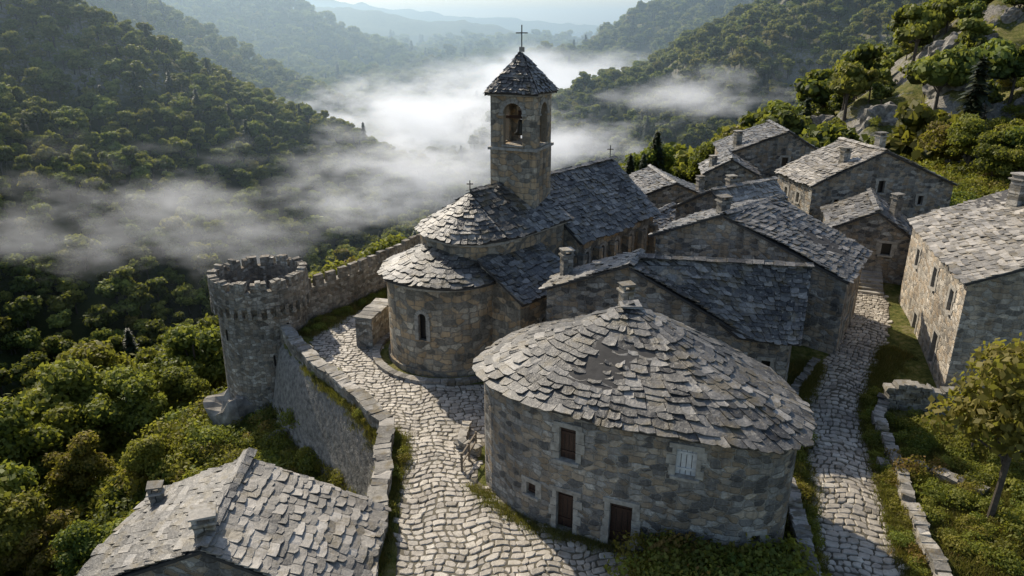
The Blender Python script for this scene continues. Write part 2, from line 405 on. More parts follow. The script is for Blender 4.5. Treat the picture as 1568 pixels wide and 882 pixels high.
def ridge_caps(a,b_,parent,mat=None,w=.34):
    a=Vector(a);b_=Vector(b_);d=b_-a;L=d.length
    if L<.3: return
    d.normalize();s=d.cross(ZA).normalized();up=s.cross(d);V=[];F=[];rn=[];x=0
    while x<L:
        l=R(.35,.65)
        for sd in(-1,1):
            ax=(s*sd*.92-up*.38).normalized(); az=ax.cross(d)*(1 if sd<0 else -1)
            if az.z<0: az=-az
            box_geo(V,F,a+d*(x+l/2)+ax*(w*.42)+up*R(.03,.08),d,ax,az,l*.97,w*R(.8,1.2),.045,.02); rn+=[R(.1,.9)]*6
        x+=l
    mk('ridge_caps',V,F,mat or M_slate,parent,rnd=rn)
def chimney(parent,x,y,z0,h,w=.6,rot=.3):
    ax=Vector((math.cos(rot),math.sin(rot),0));ay=ax.cross(ZA)
    L=[]
    zz=z0-.8
    while zz<z0+h:
        hh=R(.14,.22);wj=R(-.03,.03)
        for q in(-1,1): L.append((Vector((x,y,zz+hh/2))+ax*(q*(w/4+.005)),ax,ay,w/2-.01+wj,w*.9+wj,hh-.012))
        zz+=hh
    boxes('chimney_shaft',L,M_dry,parent,.015)
    z1=zz
    L=[((x,y,z1+.04),ax,ay,w*1.3,w*1.2,.08)]
    c=Vector((x,y,z1+.19))
    for sx in(-1,1): L.append((c+ax*(sx*w*.4),ax,ay,w*.25,w*.9,.22))
    L.append((c+ZA*.15,ax,ay,w*1.25,w*1.15,.08))
    boxes('chimney_cap',L,M_dry,parent,.025)
def gable_house(name,p0,p1,p2,p3,z0,zl,zr_,zrg,f=None,b_=None,ops=(),mat=None,smat=None,chim=(),over=.35,smatR=None,verge=.25):
    par=empty(name);mat=mat or M_stone
    f=f or ((p0[0]+p1[0])/2,(p0[1]+p1[1])/2); b_=b_ or ((p2[0]+p3[0])/2,(p2[1]+p3[1])/2)
    poly=[p0,f,p1,p2,b_,p3]
    w=prism('walls',poly,z0,[zl,zrg,zr_,zr_,zrg,zl],mat,par,caps=[(0,1,4,5),(1,2,3,4)])
    openings(w,poly,ops,par)
    d=(Vector((f[0],f[1],0))-Vector((b_[0],b_[1],0))).normalized()*verge
    Rf=Vector((f[0],f[1],zrg+.13))+d;Rb=Vector((b_[0],b_[1],zrg+.13))-d
    for side,(e0,e1,ze) in {'l':(p0,p3,zl),'r':(p1,p2,zr_)}.items():
        E0=Vector((e0[0],e0[1],ze+.13))+d;E1=Vector((e1[0],e1[1],ze+.13))-d
        E0=E0+(E0-Rf).normalized()*over;E1=E1+(E1-Rb).normalized()*over
        slates('slate_roof_'+side,[E0,E1],[Rf,Rb],par,mat=(smatR if side=='r' and smatR else smat))
    ridge_caps(Rf+ZA*.06,Rb+ZA*.06,par,smat)
    for c in chim: chimney(par,*c)
    return par
def smooth_ring(pts,k=4):
    n=len(pts);o=[]
    for i in range(n):
        p0,p1,p2,p3=[Vector((pts[(i+j)%n][0],pts[(i+j)%n][1])) for j in(-1,0,1,2)]
        for j in range(k):
            t=j/k; o.append(tuple(.5*((2*p1)+(p2-p0)*t+(2*p0-5*p1+4*p2-p3)*t*t+(3*p1-p0-3*p2+p3)*t**3)))
    return o
# ---- rounded stone house (foreground)
par=empty('round_stone_house')
ring=smooth_ring([(-1.6,28.3),(.3,25.7),(2.9,24.2),(4.8,23.4),(7.4,22.5),(9.3,22.2),(10.8,22.8),(11.6,24.3),(11.8,26.6),(11,29.8),(9,32.2),(6,33.7),(3,33.9),(.6,33.0),(-1.1,31.0)],4)
cen=Vector((5.2,28.3)); wr=[tuple(cen+(Vector(p)-cen)*.94) for p in ring]
w=prism('walls',wr,-1,5.75,M_stone,par)
openings(w,wr,[(2.3,25.0,3.55,.75,1.5,'window'),(2.25,25.0,.1,.8,1.9,'door'),(4.35,23.9,.1,.95,2.05,'door'),(6.6,23.3,4.0,.8,1.2,'white'),(.9,25.8,1.3,.5,.6,'window'),(9.3,22.9,1.3,.4,.4,'dark')],par)
er=[Vector((p[0],p[1],5.72)) for p in ring];er.append(er[0])
ap=Vector((5.2,29.4,8.45)); rr_=[ap+Vector(((p.x-cen.x)*.03,(p.y-cen.y)*.03,0)) for p in er]
slates('slate_roof',er,rr_,par,expo=.40,wmin=.35,wmax=.9,thick=.06)
boxes('roof_peak_stones',[((5.2,29.4,8.53),XA,YA,.9,.8,.1),((5.1,29.4,8.61),XA,YA,.5,.5,.1)],M_slate,par,.05)
chimney(par,5.3,31.2,7.8,.7,.55)
# ---- church
church=empty('stone_church')
Dk=Vector((.63,.777,0)).normalized();Dn=Vector((Dk.y,-Dk.x,0));O=Vector((-4.1,43.0,0))
def Lc(k,n,z=None):
    p=O+Dk*k+Dn*n
    return (p.x,p.y) if z is None else Vector((p.x,p.y,z))
def arcpts(k0,n0,r,a0,a1,n,z=None):
    o=[]
    for j in range(n+1):
        a=math.radians(a0+(a1-a0)*j/n); o.append(Lc(k0+r*math.cos(a),n0+r*math.sin(a),z))
    return o
aw=arcpts(0,0,3.8,0,360,48)[:-1]
w=prism('apse_walls',aw,-1,5.75,M_church,church)
c=O; pw=Vector((-1.25,-3.6,0)).normalized()*3.8+c
openings(w,aw,[(pw.x,pw.y,2.3,.55,1.75,'arch')],church)
prism('apse_cornice',arcpts(0,0,3.92,0,360,48)[:-1],5.5,5.66,M_trim,church)
prism('apse_plinth',arcpts(0,0,3.95,0,360,48)[:-1],-1,.35,M_church,church)
slates('apse_slates',arcpts(0,0,4.2,0,360,48,5.75),arcpts(1.3,0,1.6,0,360,48,7.1),church)
cp=[(8,-3.3),(1.7,-3.3),(.3,-2.6),(-.6,-1),(-.6,1),(.3,2.6),(1.7,3.3),(8,3.3)]
w=prism('choir_walls',[Lc(*q) for q in cp],-1,7.75,M_church,church)
def out_(q,s,z,c0=(3,0)): return Lc(c0[0]+(q[0]-c0[0])*s,c0[1]+(q[1]-c0[1])*s,z)
fr=[out_(q,1.09,7.78) for q in cp[1:7]]
pk=Lc(2.3,0,10.2)
slates('choir_slates_front',fr,[pk+ (v-pk)*.02 for v in fr],church)
slates('choir_slates_left',[fr[0],Lc(8.6,-3.65,7.78)],[pk,Lc(8.6,0,10.2)],church)
slates('choir_slates_right',[fr[-1],Lc(8.6,3.65,7.78)],[pk,Lc(8.6,0,10.2)],church)
ridge_caps(pk+ZA*.06,Lc(7,0,10.26),church)
prism('choir_cornice',[out_(q,1.035,0)[:2] for q in cp],7.5,7.66,M_trim,church)
sp=[Lc(-.1,3.0),Lc(5.2,3.0),Lc(5.2,6.0),Lc(-.1,6.0)]
w=prism('sacristy_walls',sp,-1,[6.7,6.7,4.95,4.95],M_church,church)
openings(w,sp,[(Lc(2.2,6)[0],Lc(2.2,6)[1],2.0,.5,1.2,'arch')],church)
slates('sacristy_slates',[Lc(-.4,6.45,4.87),Lc(5.5,6.45,4.87)],[Lc(-.4,2.9,6.97),Lc(5.5,2.9,6.97)],church)
npoly=[Lc(8.3,-4.2),Lc(8.3,0),Lc(8.3,4.2),Lc(19,4.2),Lc(19,0),Lc(19,-4.2)]
w=prism('nave_walls',npoly,-1,[6.4,9.9,6.4,6.4,9.9,6.4],M_church,church,caps=[(0,1,4,5),(1,2,3,4)])
openings(w,npoly,[(Lc(k,4.2)[0],Lc(k,4.2)[1],3.4,.55,1.9,'arch') for k in(9.6,11.6,13.6,15.6,17.6)],church)
boxes('buttresses',[(Vector(Lc(k,4.45,2.2)),Dk,Dn,.5,.6,6.4) for k in(8.6,10.6,12.6,14.6,16.6,18.6)],M_church,church)
for s in(-1,1):
    slates('nave_slates',[Lc(8.1,s*4.7,6.2),Lc(19.3,s*4.7,6.2)],[Lc(8.1,0,10.05),Lc(19.3,0,10.05)],church)
ridge_caps(Lc(8.1,0,10.11),Lc(19.3,0,10.11),church)
def cross(par,x,y,z,h,wd,th=.06):
    boxes('cross',[((x,y,z+h/2),XA,YA,th,th,h),((x,y,z+h*.68),XA,YA,wd,th*.9,th)],M_iron,par)
q=Lc(19,0);cross(church,q[0],q[1],10.1,1.0,.5);q=Lc(2.3,0);cross(church,q[0],q[1],10.2,.7,.4)
# bell tower
phi=math.radians(22);tx=Vector((math.cos(phi),-math.sin(phi),0));ty=Vector((math.sin(phi),math.cos(phi),0));TC=Vector((.62,48.2,0))
def sq(h): return [tuple((TC+tx*a*h+ty*b_*h)[:2]) for a,b_ in((-1,-1),(1,-1),(1,1),(-1,1))]
prism('tower_shaft',sq(1.57),3,12.45,M_church,church)
prism('string_course',sq(1.70),12.45,12.62,M_trim,church)
bel=prism('belfry',sq(1.54),12.62,15.85,M_church,church)
cut=prism('c',sq(1.12),12.7,15.6,M_dark,None);bool_cut(bel,cut)
for nr_,t in((ty,tx),(tx,ty)):
    cut=extr('c',profile(1.3,2.65,True),TC+ZA*12.78,t,nr_,-3,3,M_dark,None);bool_cut(bel,cut)
Vv=[];Ff=[]
for nr_,t in((-ty,tx),(tx,ty),(ty,tx),(-tx,ty)):
    for k in range(9):
        a=math.pi*(k+.5)/9;ax=t*math.cos(a)+ZA*math.sin(a);az=-t*math.sin(a)+ZA*math.cos(a)
        box_geo(Vv,Ff,TC+nr_*1.52+ZA*(12.78+2.65-.65)+ax*.78,ax,nr_,az,.26,.16,.25)
    box_geo(Vv,Ff,TC+nr_*1.54+ZA*12.74,t,nr_,ZA,1.5,.2,.1)
    for s in(-1,1): box_geo(Vv,Ff,TC+nr_*1.52+t*(s*.79)+ZA*14.70,t,nr_,ZA,.34,.2,.12)
mk('belfry_voussoirs',Vv,Ff,M_trim,church)
prism('tower_cornice',sq(1.68),15.85,16.0,M_trim,church)
cs=[TC+tx*a*1.86+ty*b_*1.86+ZA*16.05 for a,b_ in((-1,-1),(1,-1),(1,1),(-1,1))];apx=TC+ZA*18.55
for k in range(4): slates('spire_slates',[cs[k],cs[(k+1)%4]],[apx+(cs[k]-apx)*.03,apx+(cs[(k+1)%4]-apx)*.03],church,expo=.24,wmin=.22,wmax=.45,thick=.03)
boxes('spire_finial',[((TC.x,TC.y,18.62),tx,ty,.26,.26,.3)],M_trim,church,.02)
cross(church,TC.x,TC.y,18.6,1.5,.75,.07)
def lathe(name,prof,c,mat,parent,n=32,smooth=True):
    V=[];F=[];uv=[]
    for r,z in prof:
        for k in range(n):
            a=2*math.pi*k/n;V.append((c[0]+r*math.cos(a),c[1]+r*math.sin(a),c[2]+z))
    r0=max(p[0] for p in prof)
    for j in range(len(prof)-1):
        for k in range(n):
            q=(k+1)%n;F.append((j*n+k,j*n+q,(j+1)*n+q,(j+1)*n+k))
            u0=r0*2*math.pi*k/n;u1=r0*2*math.pi*(k+1)/n
            fl=abs(prof[j][1]-prof[j+1][1])<.05
            hz0=prof[j][1]+(prof[j][0] if fl else 0);hz1=prof[j+1][1]+(prof[j+1][0] if fl else 0)
            uv+=[(u0,hz0),(u1,hz0),(u1,hz1),(u0,hz1)]
    return mk(name,V,F,mat,parent,uvs=uv,smooth=smooth)
lathe('bell',[(.02,.95),(.16,.93),(.24,.8),(.28,.5),(.36,.2),(.5,0),(.46,-.02),(.3,.15)],(TC.x,TC.y,13.3),M_bell,church,20)
boxes('bell_yoke',[((TC.x,TC.y,14.4),tx,ty,2.5,.18,.2),((TC.x,TC.y,14.65),tx,ty,.4,.14,.35)],M_wood,church)
V=[];F=[];rn=[]
for k in range(46):
    a=math.radians(120+k*5.2); ax=Vector((math.cos(a),math.sin(a),0)); box_geo(V,F,O+ax*4.75+ZA*.1,ax,ax.cross(ZA),ZA,.5,.41,.28,.02); rn+=[R(0,1)]*6
mk('apse_kerb',V,F,M_dry,church,rnd=rn)
# ---- houses behind
gable_house('gabled_stone_house',(2,38.6),(12.6,34.9),(13.2,36.6),(2.9,40.6),-1,6.0,4.5,7.75,f=(6.4,37.05),b_=(7.3,39.3),ops=[(8.6,36.3,4.0,.3,.35,'dark')],chim=[(3.2,40.0,6.5,.9,.6)])
par=empty('slate_roofed_house')
bp_=[(7.2,37.7),(12.2,35.2),(14.6,34.5),(15.8,37.0),(17.0,41.0),(8.6,42.5)]
w=prism('walls',bp_,-1,[7.6,4.6,4.5,7.5,4.6,4.8],M_stone,par,caps=[(0,1,2,3),(0,3,4,5)])
openings(w,[(12.2,35.2),(14.6,34.5),(15.8,37.0)],[(13.6,34.8,2.5,.5,.7,'dark'),(15.2,35.7,1.0,.8,1.2,'dark')],par)
slates('front_slates',[(12.0,34.75,4.58),(15.0,34.0,4.53)],[(7.1,38.3,7.93),(16.2,36.8,7.88)],par,wmin=.25,wmax=.55,expo=.3)
slates('back_slates',[(8.6,42.9,4.8),(17.4,41.4,4.6)],[(7.1,38.3,7.93),(16.2,36.8,7.88)],par)
ridge_caps((7.1,38.3,8.01),(16.2,36.8,7.96),par)
gable_house('street_house',(9.6,46.2),(19.8,40),(23.4,45.6),(13.4,51.6),-1,6.9,5.9,8.7,f=(13.6,44.6),b_=(18.6,49.4),ops=[(17.5,41.5,3.0,.7,1.1,'dark'),(20.9,41.7,2.9,.7,1.1,'dark'),(22.1,43.6,1.4,.9,2.0,'door'),(20.6,41.3,1.1,.9,1.9,'door')],chim=[(14.2,47.2,8.0,.9,.7)])
gable_house('pale_roofed_cottage',(13.3,57),(16.2,53.6),(22,57.2),(19.4,61.2),0,6.2,7.0,8.1,f=(15.5,54.6),b_=(21.4,58.6),smat=M_slate2,ops=[(14.6,55.3,4.2,.6,.9,'dark'),(18.5,55.2,4.2,.7,1,'dark')],chim=[(17.5,56.8,7.6,.8,.6)])
gable_house('far_stone_house',(10.6,64.5),(19.2,66),(18.5,74),(10,72.5),-1,4.8,4.6,6.4,f=(15,65.2),b_=(14.3,73.2),ops=[(14,65.2,3.6,.5,.8,'dark')],chim=[(18,68,5.2,1.0,.6)])
gable_house('low_stone_cottage',(8.8,57.5),(12.4,55.2),(15.4,60),(12,62),-1,4.0,4.3,5.3,ops=[(10.8,56.2,2.4,.5,.8,'dark')])
gable_house('upper_stone_house',(23.5,80),(33.5,78.5),(34.5,87),(25,89),-2,6.6,7.2,9.2,f=(30,79),b_=(31,88),ops=[(30,79,5.5,.7,1,'dark')],chim=[(25.5,82,7.2,1.3,.7)])
gable_house('small_upper_cottage',(20,74),(25,73),(26,78),(21,79.5),-1,5.6,5.8,7.2,ops=[(23,73.4,4.3,.5,.8,'dark')],chim=[(21,75,6.0,1,.6)])
gable_house('big_gabled_house',(26.1,61.6),(38.8,62.4),(38.5,69),(25.5,68.4),-1,7.0,7.0,9.9,f=(32.0,61.9),b_=(31.2,68.6),smat=M_slate2,ops=[(32.2,62,6.3,.65,1.1,'dark'),(32.0,62,3.9,.6,.9,'dark'),(28.4,61.8,5.0,.5,.8,'dark'),(36,62.2,5.2,.5,.8,'dark'),(25.9,64,5,.6,.9,'dark'),(25.8,66.4,5,.6,.9,'dark')],chim=[(29.3,63.4,8.4,1.1,.7),(33.5,66,9.3,1.2,.7)])
gable_house('street_end_house',(24.2,52.5),(29.6,50.4),(32.5,57),(26.5,59.5),0,5.6,5.0,7.2,ops=[(25.6,51.9,2.0,.9,1.9,'door'),(27.8,51.2,4.0,.7,.9,'dark')],chim=[(29.5,54,6.6,.9,.6)])
gable_house('corner_cottage',(29.2,48.6),(33.5,47.4),(35.5,54),(31,55.5),0,4.6,4.4,6.2,ops=[(31,48.1,1.6,.9,1.9,'door')])
gable_house('tall_right_house',(24.0,35.6),(38,32.5),(41.5,45.5),(27.6,47.9),-1,7.4,7.4,10.3,mat=M_pale,smat=M_slate2,ops=[(24.6,37.6,4.9,.75,1.3,'window'),(25.6,41.2,5.0,.75,1.3,'window'),(26.8,45.4,5.0,.7,1.2,'window'),(24.9,38.7,1.1,.9,2.0,'door'),(26.2,43.2,1.2,.8,1.3,'dark'),(27.3,34.8,1.2,1.0,2.0,'door'),(28.5,34.5,5.0,.8,1.2,'window')],chim=[(31.5,44,9.8,1.3,.8)])
gable_house('lower_left_house',(-15.9,20.6),(-5.7,19.9),(-5.5,25.2),(-15.4,26),-9,.9,.9,3.1,f=(-10.7,20.3),b_=(-11.0,25.5),smat=M_slate,smatR=M_slate2,ops=[(-12.5,20.4,.2,.6,.8,'dark')],chim=[(-10.9,21.1,2.7,.8,.7),(-14.7,25.0,1.1,.7,.5)],over=.4)
# ---- fort tower & walls
ft=empty('round_fort_tower');FC=(-17.6,47.2)
lathe('tower_wall',[(3.25,-12),(3.05,-4),(2.95,1.9)],(FC[0],FC[1],0),M_fort,ft,56)
lathe('parapet',[(2.95,1.9),(3.3,2.45),(3.3,3.6),(2.75,3.6),(2.75,1.9),(0.01,1.85)],(FC[0],FC[1],0),M_fort,ft,56,smooth=False)
L=[];n=15
for k in range(n):
    a=2*math.pi*k/n
    for da in(-.105,0,.105):
        ax=Vector((math.cos(a+da),math.sin(a+da),0)); hh=.7+R(-.06,.06) if abs(da)<.01 else .66+R(-.15,.05)
        L.append((Vector((FC[0],FC[1],3.6+hh/2))+ax*3.02,ax,ax.cross(ZA),.54,.34,hh))
boxes('merlons',L,M_fort,ft,.02)
boxes('corbels',[(Vector((FC[0],FC[1],2.1))+Vector((math.cos(a),math.sin(a),0))*3.12,Vector((math.cos(a),math.sin(a),0)),Vector((-math.sin(a),math.cos(a),0)),.45,.26,.75) for a in[2*math.pi*k/34 for k in range(34)]],M_fort,ft,.02)
boxes('arrow_slits',[(Vector((FC[0],FC[1],z))+Vector((math.cos(a),math.sin(a),0))*2.93,Vector((math.cos(a),math.sin(a),0)),Vector((-math.sin(a),math.cos(a),0)),.2,.12,.8) for a,z in((-1.1,-1.5),(-2.2,.3),(-.7,.6))],M_dark,ft)
boxes('tower_floor_timbers',[(Vector((FC[0]+d,FC[1]-.3,2.2)),YA,XA,4.0,.2,.2) for d in(-1.4,-.5,.5,1.3)],M_beam,ft)
def ribbon(name,pts,z0,z1s,th,mat,parent=None,side=1):
    n=len(pts);V=[];off=[]
    for k in range(n):
        a=Vector(pts[max(k-1,0)]);c_=Vector(pts[min(k+1,n-1)]);t=(c_-a).normalized();off.append(Vector((t.y,-t.x))*th*side)
    lo=[(p[0],p[1]) for p in pts];hi=[(p[0]+o.x,p[1]+o.y) for p,o in zip(pts,off)]
    F=[];uv=[];u=0
    for k in range(n):
        V+=[(lo[k][0],lo[k][1],z0),(lo[k][0],lo[k][1],z1s[k]),(hi[k][0],hi[k][1],z1s[k]),(hi[k][0],hi[k][1],z0)]
    for k in range(n-1):
        a=4*k;b_=a+4;L=math.hypot(pts[k+1][0]-pts[k][0],pts[k+1][1]-pts[k][1])
        for (i,j) in((0,1),(1,2),(2,3)):
            F.append((a+i,b_+i,b_+j,a+j))
            va,vb={0:(z0,z1s[k]),1:(z1s[k],z1s[k]+th),2:(z1s[k],z0)}[i]
            uv+=[(u,va),(u+L,va),(u+L,vb),(u,vb)]
        u+=L
    F+=[(0,1,2,3),(4*n-4,4*n-1,4*n-2,4*n-3)];uv+=[(0,z0),(0,z1s[0]),(th,z1s[0]),(th,z0)]*2
    return mk(name,V,F,mat,parent,uvs=uv)
def sub(pts,step=1.0):
    o=[]
    for a,b_ in zip(pts[:-1],pts[1:]):
        a=Vector(a);b_=Vector(b_);n=max(1,int((b_-a).length/step))
        for k in range(n): o.append(tuple(a.lerp(b_,k/n)))
    o.append(tuple(pts[-1]));return o
def stonerow(pts,z,w,h,lmin,lmax,jit,name,mat,parent,offs=0,courses=1,zf=None):
    V=[];F=[];rn=[]
    for c_ in range(courses):
        for a,b_ in zip(pts[:-1],pts[1:]):
            a=Vector((a[0],a[1],0));b_=Vector((b_[0],b_[1],0));d=b_-a;L=d.length;d.normalize();s=d.cross(ZA);x=R(-.2,0)
            zbase=zf((a.x+b_.x)/2,(a.y+b_.y)/2) if zf else z
            while x<L:
                l=R(lmin,lmax);hh=h*R(.8,1.2);p=a+d*(x+l/2)+s*offs
                zz=zbase+h*c_+h/2
                if R(0,1)>(.12 if c_==courses-1 and courses>1 else 0):
                    aa=Matrix.Rotation(R(-.1,.1),3,'Z')@d
                    box_geo(V,F,Vector((p.x,p.y,zz)),aa,aa.cross(ZA),ZA,l*.97,w*R(.85,1.1),hh,jit); rn+=[R(0,1)]*6
                x+=l
    return mk(name,V,F,mat,parent,rnd=rn)
rw=empty('retaining_wall')
path=sub([(-15.9,45.0),(-12.5,39.8),(-9.8,36.6),(-6.9,32.6),(-6.1,26),(-5.8,20)],.9)
path=[(p[0]+.08*math.sin(k*1.7),p[1]) for k,p in enumerate(path)]
zt=[.75+R(-.08,.08) for p in path]
ribbon('wall_body',path,-11,zt,.75,M_fort,rw,side=-1)
stonerow(path,.72,.8,.16,.35,.8,.04,'coping_stones',M_dry,rw,offs=-.37)
cw=empty('crenellated_curtain_wall')
cpth=sub([(-15.0,48.0),(-12.2,51.2),(-9.4,56.0),(-6.0,63)],1.0)
ribbon('wall_body',cpth,-9,[2.3+.02*k for k in range(len(cpth))],.8,M_fort,cw,side=-1)
L=[]
for k in range(len(cpth)-1):
    a=Vector((*cpth[k],0));b_=Vector((*cpth[k+1],0));t=(b_-a).normalized();s=Vector((t.y,-t.x,0))
    L.append(((a+b_)/2-s*.2+ZA*(2.3+.02*k+.35),t,s,.68*(b_-a).length,.38,.85+R(-.12,.1)))
boxes('merlons',L,M_fort,cw,.04)
lw=empty('low_stone_wall')
boxes('wall_body',[((-9.3,45.0,.9),Vector((.25,1,0)).normalized(),Vector((1,-.25,0)).normalized(),3.4,1.2,2.2)],M_fort,lw,.03)
stonerow([(-9.75,43.4),(-8.9,46.6)],2.0,1.3,.14,.5,.9,.03,'coping',M_dry,lw)
w1=[(16.1,20.5),(16.6,23.5),(17.4,26.5),(18.5,30),(19.3,33.2),(20.4,35.0)]
def dry_wall(name,pts,courses=4,w=.5,h=.2):
    e=empty(name);s=sub(pts,.8);s=[(p[0]+R(-.08,.08),p[1]+R(-.08,.08)) for p in s]
    stonerow(s,0,w,h,.22,.5,.05,'stones',M_dry,e,courses=courses,zf=lambda x,y:gz(x,y)-.1)
dry_wall('dry_stone_wall',w1,4)
dry_wall('dry_stone_wall',[(12.4,27.5),(11.9,24.2),(11.2,21.5),(10.6,19)],5,.6)
dry_wall('dry_stone_wall',[(20.4,35.0),(22.2,34.6),(24.3,34.2)],8,.6)
dry_wall('dry_stone_wall',[(17.6,29.4),(19.5,29.2),(21.0,27.2)],3,.6)
dry_wall('dry_stone_wall',[(14.9,33.2),(16.1,36.5),(18.3,39.2)],2,.4)
dry_wall('dry_stone_wall',[(-1.7,30.6),(-2.6,31.4),(-2.4,33)],3,.4)
# ---- paving
def cobbles(name,ptest,frame,x0,x1,y0,y1,zf,sx=.5,sy=.4):
    V=[];F=[];rn=[];ny=int((y1-y0)/sy)
    rs=random.Random(5)
    for j in range(ny):
        y=y0+j*sy; off=rs.uniform(0,sx); x=x0-off
        while x<x1:
            w=rs.uniform(.5,1.4)*sx
            cx,cy=frame(x+w/2,y+sy/2)
            if ptest(cx,cy):
                g=.022; c=[]
                for (px,py) in((x+g,y+g),(x+w*.5,y+g*.6),(x+w-g,y+g),(x+w-g*.6,y+sy*.5),(x+w-g,y+sy-g),(x+w*.5,y+sy-g*.6),(x+g,y+sy-g),(x+g*.6,y+sy*.5)):
                    k=.045; wob=.15*math.sin(px*1.3+py*.7)+.12*math.sin(px*2.9+1.7)
                    c.append((px+rs.uniform(-k,k)+.12*math.sin(py*1.9),py+wob+rs.uniform(-k,k)))
                mx=sum(q[0] for q in c)/8;my=sum(q[1] for q in c)/8
                c=[(mx+(q[0]-mx)*(.9 if n_%2==0 else 1.0),my+(q[1]-my)*(.9 if n_%2==0 else 1.0)) for n_,q in enumerate(c)]
                h=rs.uniform(.02,.08);tx_=rs.uniform(-.06,.06);ty_=rs.uniform(-.06,.06);s=len(V)
                for lev,sc in((-.1,1.0),(h-.025,1.0),(h,.82)):
                    for q in c:
                        a,b_=mx+(q[0]-mx)*sc,my+(q[1]-my)*sc;fx,fy=frame(a,b_)
                        V.append((fx,fy,zf(cx,cy)+lev+(tx_*(a-mx)+ty_*(b_-my) if lev>0 else 0)))
                for l in(0,1):
                    for n_ in range(8): F.append((s+l*8+n_,s+l*8+(n_+1)%8,s+l*8+8+(n_+1)%8,s+l*8+8+n_))
                F.append(tuple(s+16+n_ for n_ in range(8))); rn+=[min(1,max(0,rs.gauss(.5,.22)))]*17
            x+=w
    return mk(name,V,F,M_cobble,None,rnd=rn)
PP=[(-4.4,15),(-4.5,22.3),(-4.9,26),(-5.6,32),(-8.4,36.3),(-11.0,39.6),(-13.2,43.2),(-13.6,46),(-10.8,51),(-9.2,55),(-8.0,54),(-8.6,47),(-8.9,44),(-8.4,41.0),(-6.6,38.8),(-4,38.0),(-.6,38.4),(.6,40),(2.0,38.6),(1.8,37.0),(-.3,33.8),(-1.7,31),(-1.6,28.5),(.8,25.7),(3,24.7),(5.2,23.8),(6.5,22),(5.2,20.5),(4.5,15)]
def pin(x,y,P=PP):
    r=False;j=len(P)-1
    for i in range(len(P)):
        xi,yi=P[i];xj,yj=P[j]
        if (yi>y)!=(yj>y) and x<(xj-xi)*(y-yi)/(yj-yi)+xi: r=not r
        j=i
    return r
ca,sa=math.cos(.12),math.sin(.12)
cobbles('cobbled_plaza',pin,lambda x,y:(x*ca-y*sa,x*sa+y*ca),-12,20,14,58,lambda x,y:0.0,.46,.36)
mk('plaza_bed',[(x,y,.012) for x,y in PP],[tuple(range(len(PP)))],M_dirt)
SC=[(13.3,17.0),(13.5,22.3),(15.0,26.5),(16.3,30.5),(17.6,34.5),(19.8,38.2),(22.8,42.6),(25.2,47.0),(26.6,50.8)];SW=[3.2,3.2,3.0,2.8,2.6,2.4,2.2,2.0,2.0]
SC2=[];W2=[]
for k in range(len(SC)-1):
    for j in range(6):
        t=j/6;p0,p1,p2,p3=[Vector(SC[min(max(k+q,0),len(SC)-1)]) for q in(-1,0,1,2)]
        SC2.append(.5*((2*p1)+(p2-p0)*t+(2*p0-5*p1+4*p2-p3)*t*t+(3*p1-p0-3*p2+p3)*t**3));W2.append(SW[k]*(1-t)+SW[k+1]*t)
SC2.append(Vector(SC[-1]));W2.append(SW[-1])
cum=[0]
for a,b_ in zip(SC2[:-1],SC2[1:]): cum.append(cum[-1]+(b_-a).length)
TL=cum[-1]
def sframe(x,y):
    y=min(max(y,0),TL-.001);k=0
    while cum[k+1]<y:k+=1
    t=(y-cum[k])/(cum[k+1]-cum[k]);a,b_=SC2[k],SC2[k+1];d=(b_-a).normalized();p=a.lerp(b_,t);w=(W2[k]*(1-t)+W2[k+1]*t)/3
    return p.x+d.y*x*w,p.y-d.x*x*w
def zst(x,y): return float(zb(np.array(x),np.array(y)))
cobbles('cobbled_street',lambda x,y:True,sframe,-1.5,1.5,0,TL,lambda x,y:zst(x,y)+.03,.44,.38)
V=[];F=[]
for k in range(int(TL/.5)):
    for q in(-1.7,1.7):
        x,y=sframe(q,k*.5);V.append((x,y,zst(x,y)+.03))
for k in range(len(V)//2-1):F.append((2*k,2*k+1,2*k+3,2*k+2))
mk('street_bed',V,F,M_dirt)
st=empty('stone_steps')
dS=Vector((.35,.94,0)).normalized()
boxes('steps',[(Vector((25.9,49.2,1.7+.16*k))+dS*(.45*k),dS.cross(ZA),dS,2.2,.5,.35) for k in range(6)],M_dry,st,.03)
rl=empty('wooden_railing')
boxes('rails',[((-2.1,30.2,z),Vector((.3,1,0)).normalized(),XA,2.2,.07,.08) for z in(.5,.95)]+[((-2.1+.29*k,30.2+.95*k,.5),XA,YA,.1,.1,1.1) for k in(-1,0,1)],M_beam,rl)
def rock(name,c,s,seed):
    bm=bmesh.new();bmesh.ops.create_icosphere(bm,subdivisions=4,radius=1)
    from mathutils import noise
    for v in bm.verts:
        p=v.co*1.3+Vector((seed*3.1,0,0)); n_=noise.ridged_multi_fractal(p,.9,2.2,5,1.0,2.0)*.28-.3+noise.noise(p*.8)*.5
        q=Vector((round(p.x*2.2),round(p.y*2.2),round(p.z*3)));cc=noise.noise(q*.7)*.18
        v.co=v.co*(1+n_+cc); v.co=Vector((v.co.x*s[0]+c[0],v.co.y*s[1]+c[1],v.co.z*s[2]+c[2]))
    me=bpy.data.meshes.new(name);bm.to_mesh(me);bm.free();me.materials.append(M_rock);return link(bpy.data.objects.new(name,me))
rock('rock_outcrop',(-19.0,44.9,-8.2),(3.2,2.2,4),1);rock('rock_outcrop',(-15.0,41.6,-7.6),(2.2,1.6,3),2);rock('rock_outcrop',(-22,47,-10),(2.5,2.5,3),3)
rr=random.Random(3)
for k in range(34):
    x=rr.uniform(50,105);y=rr.uniform(66,150);s=rr.uniform(1.4,4.6)
    rock('rock_outcrop',(x,y,gz(x,y)-.1*s),(s*1.1,s*.8,s),k+5)
